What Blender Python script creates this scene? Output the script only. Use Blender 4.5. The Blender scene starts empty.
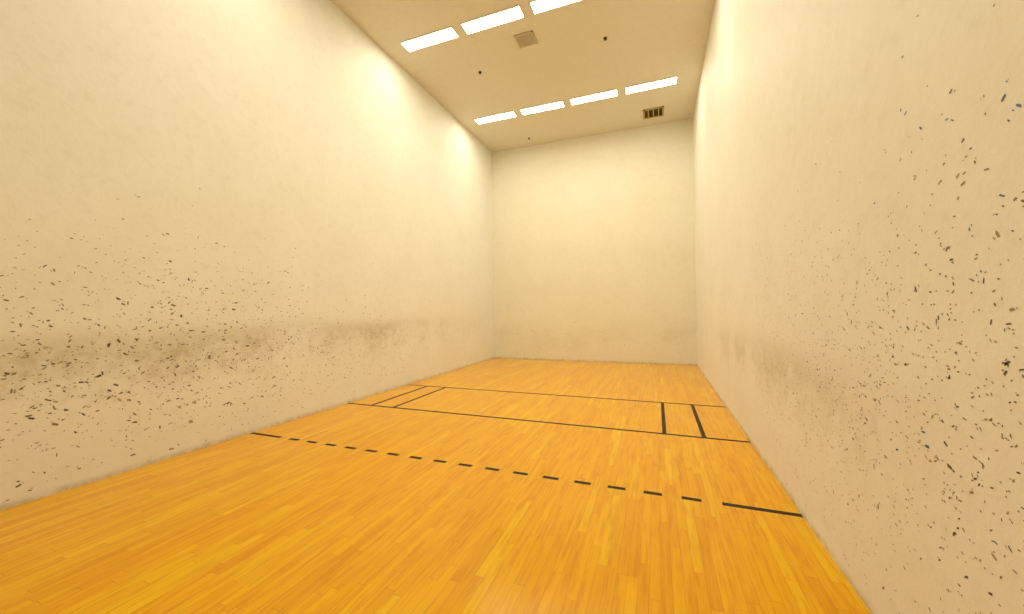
import bpy, math, random
from mathutils import Matrix, Vector
random.seed(7)
W=5.416; H=6.1; L=10.85; T=0.2
C=bpy.context.collection
vs=bpy.context.scene.view_settings
vs.view_transform='Standard'; vs.look='None'; vs.gamma=1.1

def s2l(c):
    return tuple(((x/255)/12.92 if x/255<=0.04045 else ((x/255+0.055)/1.055)**2.4) for x in c)+(1,)

# ---------------------------------------------------------------- materials
def newmat(name):
    m=bpy.data.materials.new(name); m.use_nodes=True
    nt=m.node_tree; b=nt.nodes['Principled BSDF']
    return m,nt,b
class NB:
    def __init__(s,nt): s.nt=nt
    def n(s,t,**k):
        x=s.nt.nodes.new(t)
        for a,v in k.items(): setattr(x,a,v)
        return x
    def l(s,a,b): s.nt.links.new(a,b)
    def put(s,sock,v):
        if isinstance(v,(int,float,tuple,list)): sock.default_value=v
        else: s.l(v,sock)
    def math(s,op,a,b=0.0,c=None,clamp=False):
        x=s.n('ShaderNodeMath',operation=op); x.use_clamp=clamp
        s.put(x.inputs[0],a); s.put(x.inputs[1],b)
        if c is not None: s.put(x.inputs[2],c)
        return x.outputs[0]
    def mix(s,f,a,b,blend='MIX'):
        x=s.n('ShaderNodeMix',data_type='RGBA',blend_type=blend)
        s.put(x.inputs[0],f); s.put(x.inputs[6],a); s.put(x.inputs[7],b)
        return x.outputs[2]
    def noise(s,vec,scale,detail=3,rough=.5):
        x=s.n('ShaderNodeTexNoise'); x.inputs['Scale'].default_value=scale
        x.inputs['Detail'].default_value=detail; x.inputs['Roughness'].default_value=rough
        s.l(vec,x.inputs['Vector']); return x.outputs['Fac']
    def sstep(s,v,a,b,lo=0.,hi=1.):
        x=s.n('ShaderNodeMapRange',interpolation_type='SMOOTHSTEP')
        s.put(x.inputs[0],v)
        for i,q in enumerate((a,b,lo,hi)): x.inputs[i+1].default_value=q
        return x.outputs[0]

def wall_mat(name,base,band,axis,zc=1.15,ylo=-10.8,yhi=-2.5,patchy=.3):
    m,nt,b=newmat(name); N=NB(nt)
    g=N.n('ShaderNodeNewGeometry'); P=g.outputs['Position']
    sp=N.n('ShaderNodeSeparateXYZ'); N.l(P,sp.inputs[0])
    z=sp.outputs[2]; a=sp.outputs[axis]
    n1=N.noise(P,1.3,2,.55); n2=N.noise(P,9,4,.7)
    col=N.mix(N.sstep(n1,.35,.7,0,.16),base,(base[0]*.82,base[1]*.77,base[2]*.64,1))
    col=N.mix(N.sstep(n2,.48,.74,0,.2),col,(base[0]*.70,base[1]*.65,base[2]*.54,1))
    # faint rubbed-in grime at ball height
    zz=N.math('ADD',z,N.math('MULTIPLY',N.math('SUBTRACT',n1,.5),.35))
    zz=N.math('ADD',zz,N.math('MULTIPLY',N.math('SUBTRACT',n2,.5),.4))
    up=N.sstep(zz,zc,zc+.26,1,0)
    dn=N.sstep(zz,zc-.55,zc,0,1)
    k=N.math('MULTIPLY',up,dn)
    if axis==1:
        k=N.math('MULTIPLY',k,N.math('MULTIPLY',N.sstep(a,ylo,ylo+1.5,.2,1),N.sstep(a,yhi-4,yhi,1,.1)))
    k=N.math('MULTIPLY',k,N.sstep(n1,.5-patchy,.5+patchy,.3,1.0))
    k=N.math('MULTIPLY',k,N.sstep(n2,.3,.65,.5,1.0))
    k=N.math('MULTIPLY',k,band)
    col=N.mix(k,col,s2l((158,140,84)))
    lo=N.math('MULTIPLY',N.sstep(z,0,.07,1,0),N.sstep(n2,.3,.7,.2,.9))
    col=N.mix(N.math('MULTIPLY',lo,.6),col,s2l((130,112,66)))
    N.l(col,b.inputs['Base Color'])
    b.inputs['Roughness'].default_value=.6
    b.inputs['Specular IOR Level'].default_value=.3
    bp=N.n('ShaderNodeBump'); bp.inputs['Strength'].default_value=.4; bp.inputs['Distance'].default_value=.008
    N.l(n2,bp.inputs['Height']); N.l(bp.outputs[0],b.inputs['Normal'])
    return m

def floor_mat():
    m,nt,b=newmat('maple_strip_floor'); N=NB(nt)
    g=N.n('ShaderNodeNewGeometry'); P=g.outputs['Position']
    sp=N.n('ShaderNodeSeparateXYZ'); N.l(P,sp.inputs[0]); x,y=sp.outputs[0],sp.outputs[1]
    w=.055
    xr=N.math('DIVIDE',x,w); row=N.math('FLOOR',xr); fx=N.math('FRACT',xr)
    wn=N.n('ShaderNodeTexWhiteNoise',noise_dimensions='1D'); N.l(row,wn.inputs['W'])
    yo=N.math('DIVIDE',N.math('ADD',y,N.math('MULTIPLY',wn.outputs['Value'],9.)),.85)
    colm=N.math('FLOOR',yo); fy=N.math('FRACT',yo)
    cv=N.n('ShaderNodeCombineXYZ'); N.l(row,cv.inputs[0]); N.l(colm,cv.inputs[1])
    w2=N.n('ShaderNodeTexWhiteNoise',noise_dimensions='2D'); N.l(cv.outputs[0],w2.inputs['Vector'])
    rp=N.n('ShaderNodeValToRGB'); e=rp.color_ramp.elements
    e[0].position=0; e[0].color=s2l((229,159,0)); e[1].position=1; e[1].color=s2l((245,188,4))
    q=e.new(.2); q.color=s2l((236,168,0)); q=e.new(.8); q.color=s2l((240,175,2))
    N.l(w2.outputs['Value'],rp.inputs[0])
    mp=N.n('ShaderNodeMapping'); mp.inputs['Scale'].default_value=(26,1.8,1); N.l(P,mp.inputs['Vector'])
    off=N.n('ShaderNodeVectorMath',operation='ADD'); N.l(mp.outputs[0],off.inputs[0])
    sc=N.n('ShaderNodeVectorMath',operation='SCALE'); N.l(w2.outputs['Color'],sc.inputs[0]); sc.inputs['Scale'].default_value=30; N.l(sc.outputs[0],off.inputs[1])
    gr=N.noise(off.outputs[0],1.6,3,.65)
    col=N.mix(N.sstep(gr,.42,.72,0,.6),rp.outputs[0],s2l((206,124,0)))
    ex=N.math('ABSOLUTE',N.math('SUBTRACT',fx,.5)); jx=N.sstep(ex,.46,.5,0,.45)
    ey=N.math('ABSOLUTE',N.math('SUBTRACT',fy,.5)); jy=N.sstep(ey,.4965,.5,0,.5)
    j=N.math('MAXIMUM',jx,jy)
    col=N.mix(j,col,s2l((152,80,0)))
    N.l(col,b.inputs['Base Color'])
    r=N.math('ADD',.13,N.math('MULTIPLY',gr,.14)); N.l(r,b.inputs['Roughness'])
    b.inputs['Specular IOR Level'].default_value=.28
    b.inputs['Specular Tint'].default_value=(1,.85,.45,1)
    bp=N.n('ShaderNodeBump'); bp.inputs['Strength'].default_value=.15; bp.inputs['Distance'].default_value=.002
    N.l(gr,bp.inputs['Height']); N.l(bp.outputs[0],b.inputs['Normal'])
    return m

def plain(name,c,rough=.5,noise=.1,spec=.4):
    m,nt,b=newmat(name); N=NB(nt)
    g=N.n('ShaderNodeNewGeometry')
    n=N.noise(g.outputs['Position'],9,2,.6)
    col=N.mix(N.sstep(n,.35,.7,0,noise),c,tuple(v*.5 for v in c[:3])+(1,))
    N.l(col,b.inputs['Base Color']); b.inputs['Roughness'].default_value=rough
    b.inputs['Specular IOR Level'].default_value=spec
    return m
def emit(name,c,s):
    m,nt,b=newmat(name)
    b.inputs['Base Color'].default_value=(.8,.8,.8,1)
    b.inputs['Emission Color'].default_value=c; b.inputs['Emission Strength'].default_value=s
    return m

wallbase=s2l((240,240,232))
M_left=wall_mat('painted_plaster_left',wallbase,.55,1,1.15,-10.8,-1.2,.25)
M_right=wall_mat('painted_plaster_right',wallbase,.36,1,1.0,-8.5,-2.0,.12)
M_front=wall_mat('painted_plaster_front',s2l((237,233,214)),.12,0,.8,patchy=.08)
M_back=wall_mat('painted_plaster_back',wallbase,.3,0,1.1)
M_ceil=plain('ceiling_paint',s2l((224,218,198)),.75,.06,.2)
M_floor=floor_mat()
M_line=plain('court_line_paint',s2l((28,20,8)),.5,.3,.2)
M_frame=plain('light_frame_paint',s2l((240,235,215)),.4,.05)
M_emit=emit('lamp_diffuser',(1,.905,.66,1),32)
M_emit2=emit('lamp_diffuser_dimmed',(1,.90,.66,1),28)  # unseen row above the camera side, output lowered to keep near upper walls darker
M_grille=plain('vent_grille_metal',s2l((180,160,92)),.5,.2)
M_dark=plain('vent_dark',s2l((84,70,32)),.8,.2)
M_spk=plain('return_grille_paint',s2l((202,190,160)),.6,.1)
M_spkb=plain('return_grille_back',s2l((146,134,104)),.8)
M_blk=plain('black_plastic',s2l((40,30,20)),.5,.1)

M_scuff,nt,b=newmat('ball_scuff_rubber')
at=nt.nodes.new('ShaderNodeAttribute'); at.attribute_name='mark_col'
nt.links.new(at.outputs['Color'],b.inputs['Base Color']); b.inputs['Roughness'].default_value=.7

# ---------------------------------------------------------------- helpers
class MB:
    def __init__(s): s.v=[];s.f=[];s.m=[];s.c=[]
    def box(s,a,b,mi=0):
        i=len(s.v); x0,y0,z0=a; x1,y1,z1=b
        s.v+=[(x0,y0,z0),(x1,y0,z0),(x1,y1,z0),(x0,y1,z0),(x0,y0,z1),(x1,y0,z1),(x1,y1,z1),(x0,y1,z1)]
        for q in [(0,3,2,1),(4,5,6,7),(0,1,5,4),(1,2,6,5),(2,3,7,6),(3,0,4,7)]:
            s.f.append(tuple(i+k for k in q)); s.m.append(mi)
    def poly(s,pts,mi=0):
        i=len(s.v); s.v+=list(pts); s.f.append(tuple(range(i,i+len(pts)))); s.m.append(mi)
    def obj(s,name,mats,parent=None,loc=(0,0,0)):
        me=bpy.data.meshes.new(name); me.from_pydata([tuple(Vector(v)-Vector(loc)) for v in s.v],[],s.f)
        for m in mats: me.materials.append(m)
        for p,mi in zip(me.polygons,s.m): p.material_index=mi
        me.update(); o=bpy.data.objects.new(name,me); C.objects.link(o); o.location=loc
        if parent: o.parent=parent; o.matrix_parent_inverse=Matrix.Identity(4); o.location=Vector(loc)-parent.location
        return o
def slab(name,a,b,mat):
    m=MB(); m.box(a,b); return m.obj(name,[mat])

# ---------------------------------------------------------------- room shell
floor=slab('floor',(-T,-L-T,-T),(W+T,T,0),M_floor)
wl=slab('wall_left',(-T,-L-T,0),(0,T,H),M_left)
wr=slab('wall_right',(W,-L-T,0),(W+T,T,H),M_right)
wf=slab('wall_front',(0,0,0),(W,T,H),M_front)
wb=slab('wall_back',(0,-L-T,0),(W,-L,H),M_back)
slab('ceiling',(-T,-L-T,H),(W+T,T,H+T),M_ceil)

# ---------------------------------------------------------------- court lines
m=MB(); z=.0012
def strip(x0,y0,x1,y1): m.box((x0,y0,0.0),(x1,y1,z))
lw=.045
strip(0,-4.19-lw/2,W,-4.19+lw/2)
strip(0,-5.707-lw/2,W,-5.707+lw/2)
for x in (.445,.845,4.575,4.98): strip(x-lw/2,-5.707+lw/2,x+lw/2,-4.19-lw/2)
yr=-7.217
strip(0,yr-lw/2,.485,yr+lw/2); strip(4.935,yr-lw/2,W,yr+lw/2)
u=(4.935-.485)/33
for i in range(16):
    x=.485+u*(2*i+1); strip(x,yr-lw/2,x+u,yr+lw/2)
m.obj('court_lines',[M_line])

# ---------------------------------------------------------------- ceiling lights
def light(x0,x1,yc,M):
    cx=(x0+x1)/2; hw=.115; loc=(cx,yc,H)
    e=bpy.data.objects.new('ceiling_light',None); C.objects.link(e); e.location=loc
    f=MB(); t=.014; d=.02
    f.box((x0-t,yc-hw-t,H-d),(x1+t,yc-hw,H)); f.box((x0-t,yc+hw,H-d),(x1+t,yc+hw+t,H))
    f.box((x0-t,yc-hw,H-d),(x0,yc+hw,H)); f.box((x1,yc-hw,H-d),(x1+t,yc+hw,H))
    f.obj('frame',[M_frame],e,loc)
    p=MB(); zz=H-.012
    p.poly([(x0,yc-hw,zz),(x0,yc+hw,zz),(x1,yc+hw,zz),(x1,yc-hw,zz)]); p.obj('diffuser',[M],e,loc)
for yc,M in ((-1.87,M_emit),(-4.74,M_emit),(-7.61,M_emit2)):
    for x0 in (.425,1.605,2.785,3.965): light(x0,x0+.995,yc,M)

# ---------------------------------------------------------------- ceiling vent (louvred register)
def vent():
    x0,x1,y0,y1=4.28,4.74,-.88,-.43; loc=((x0+x1)/2,(y0+y1)/2,H)
    m=MB(); t=.035
    m.box((x0,y0,H-.004),(x1,y1,H),1)
    for a,b in [((x0,y0),(x1,y0+t)),((x0,y1-t),(x1,y1)),((x0,y0),(x0+t,y1)),((x1-t,y0),(x1,y1))]:
        m.box((a[0],a[1],H-.022),(b[0],b[1],H))
    for k in (1,2,3):
        xx=x0+(x1-x0)*k/4; m.box((xx-.012,y0+t,H-.02),(xx+.012,y1-t,H-.004))
    n=7
    for k in range(n):
        yy=y0+t+(y1-y0-2*t)*(k+.5)/n
        m.poly([(x0+t,yy-.010,H-.018),(x1-t,yy-.010,H-.018),(x1-t,yy+.014,H-.005),(x0+t,yy+.014,H-.005)])
    m.obj('ceiling_vent',[M_grille,M_dark],None,loc)
vent()
def ret():
    x0,x1,y0,y1=2.30,2.63,-4.28,-3.96; loc=((x0+x1)/2,(y0+y1)/2,H)
    m=MB(); t=.02
    m.box((x0,y0,H-.006),(x1,y1,H),1)
    for a,b in [((x0,y0),(x1,y0+t)),((x0,y1-t),(x1,y1)),((x0,y0),(x0+t,y1)),((x1-t,y0),(x1,y1))]:
        m.box((a[0],a[1],H-.018),(b[0],b[1],H))
    for k in range(8):
        yy=y0+t+(y1-y0-2*t)*(k+.5)/8; m.box((x0+t,yy-.009,H-.014),(x1-t,yy+.009,H-.006))
    m.obj('return_air_grille',[M_spk,M_spkb],None,loc)
ret()
def sprinkler(x,y):
    m=MB(); n=14; hz=H-.0005
    prof=[(.032,hz),(.032,hz-.005),(.012,hz-.008),(.010,hz-.024),(.026,hz-.027),(.026,hz-.030)]
    base=[]
    for r,z in prof:
        base.append(len(m.v)); m.v+=[(x+r*math.cos(2*math.pi*i/n),y+r*math.sin(2*math.pi*i/n),z) for i in range(n)]
    for a,b in zip(base,base[1:]):
        for i in range(n): m.f.append((a+i,b+i,b+(i+1)%n,a+(i+1)%n)); m.m.append(0)
    m.f.append(tuple(base[-1]+i for i in range(n))[::-1]); m.m.append(0)
    m.obj('sprinkler_head',[M_blk],None,(x,y,hz))
for p in [(1.34,-3.6),(3.75,-3.64),(1.33,-.5)]: sprinkler(*p)

# ---------------------------------------------------------------- ball scuff marks on walls
dark=[(96,84,62),(116,102,74),(136,120,88),(86,78,66),(152,136,102),(172,156,118)]
blue=[(58,100,146),(76,122,166),(58,84,122)]
red=[(172,92,64)]
def colour(o,cols):
    at=o.data.color_attributes.new('mark_col','FLOAT_COLOR','CORNER')
    for p,c in zip(o.data.polygons,cols):
        for k in p.loop_indices: at.data[k].color=c
def blob(rnd,ln,wd,a):
    k=rnd.choice((6,7,8,9)); bend=rnd.uniform(-.25,.25); pts=[]
    for i in range(k):
        t=2*math.pi*(i+rnd.uniform(-.2,.2))/k
        r=rnd.uniform(.75,1.15); c,s=math.cos(t),math.sin(t)
        c=math.copysign(abs(c)**.6,c); s=math.copysign(abs(s)**.6,s)
        px=ln/2*r*c; pz=wd/2*r*s+bend*wd*(c*c)
        pts.append((px*math.cos(a)-pz*math.sin(a),px*math.sin(a)+pz*math.cos(a)))
    return pts
def marks(name,parent,x,nrm,gens,seed):
    rnd=random.Random(seed); m=MB(); cols=[]
    for (n,yf,zf,szf,pb) in gens:
        for _ in range(n):
            yy=yf(rnd); zz=zf(rnd)
            if not(-L+.1<yy<-.05 and .06<zz<H-.1): continue
            ln=szf(rnd); wd=max(.0045,ln*rnd.uniform(.25,.5)); a=rnd.gauss(-.1*nrm,.6)
            if rnd.random()<.25: a=rnd.uniform(0,3.14)
            q=rnd.random(); c=rnd.choice(blue) if q<pb else (rnd.choice(red) if q<pb*1.15 else rnd.choice(dark))
            for rep in range(2 if rnd.random()<.25 else 1):
                oy,oz=(rnd.uniform(-1,1)*ln,rnd.uniform(-.7,.7)*ln) if rep else (0,0)
                s=.5 if rep else 1
                pts=[(x+nrm*.0008,yy+oy+p_[0],max(.005,zz+oz+p_[1])) for p_ in blob(rnd,ln*s,wd*s,a)]
                if nrm<0: pts=pts[::-1]
                m.poly(pts); cols.append(s2l(c))
    o=m.obj(name,[M_scuff],parent); colour(o,cols)
def size(med,sig,mx): return lambda r: min(mx,max(.006,r.lognormvariate(math.log(med),sig)))
marks('scuff_marks_left',wl,0,1,[
  (620,lambda r:r.gauss(-8.3,.95),lambda r:r.gauss(.88,.4),size(.023,.4,.044),.0),
  (1500,lambda r:r.uniform(-9.8,-4.0),lambda r:r.gauss(.88,.42),size(.014,.4,.033),.0),
  (360,lambda r:r.gauss(-8.2,.9),lambda r:r.gauss(1.65,.35),size(.016,.4,.035),.0),
  (350,lambda r:r.uniform(-9.5,-1.0),lambda r:r.uniform(.1,2.3),size(.012,.4,.03),.0),
  ],1)
marks('scuff_marks_right',wr,W,-1,[
  (460,lambda r:r.gauss(-8.6,.65),lambda r:r.gauss(1.08,.42),size(.013,.4,.026),.05),
  (1900,lambda r:r.uniform(-9.6,-6.0),lambda r:r.gauss(1.0,.42),size(.0085,.4,.019),.03),
  (46,lambda r:r.gauss(-8.8,.25),lambda r:r.gauss(1.85,.2),size(.013,.35,.022),.5),
  (300,lambda r:r.uniform(-9.5,-2),lambda r:r.uniform(.1,2.4),size(.010,.4,.022),.03),
  ],2)
def fm():
    rnd=random.Random(5); m=MB(); cols=[]
    for _ in range(110):
        xx=rnd.uniform(.2,W-.2); zz=abs(rnd.gauss(.6,.5))+.05; ln=size(.02,.4,.04)(rnd)
        m.poly([(xx+a,-.0008,zz+c) for a,c in blob(rnd,ln,ln*.4,rnd.uniform(0,3))]); cols.append(s2l((178,162,120)))
    colour(m.obj('scuff_marks_front',[M_scuff],wf),cols)
fm()

# ---------------------------------------------------------------- world + camera
w=bpy.data.worlds.new('world'); bpy.context.scene.world=w; w.use_nodes=True
w.node_tree.nodes['Background'].inputs[0].default_value=(0,0,0,1)
yaw,pitch,roll=-.3631,.0071,-.0123
f=Vector((math.sin(yaw)*math.cos(pitch),math.cos(yaw)*math.cos(pitch),math.sin(pitch)))
r=Vector((math.cos(yaw),-math.sin(yaw),0)); up=r.cross(f)
r2=r*math.cos(roll)+up*math.sin(roll); u2=-r*math.sin(roll)+up*math.cos(roll)
cd=bpy.data.cameras.new('camera'); cam=bpy.data.objects.new('camera',cd); C.objects.link(cam)
p=(4.508,-10.3332,1.4249)
cam.matrix_world=Matrix([[r2[0],u2[0],-f[0],p[0]],[r2[1],u2[1],-f[1],p[1]],[r2[2],u2[2],-f[2],p[2]],[0,0,0,1]])
cd.sensor_width=36; cd.lens=36*379.56/1024; cd.clip_start=.02
bpy.context.scene.camera=cam
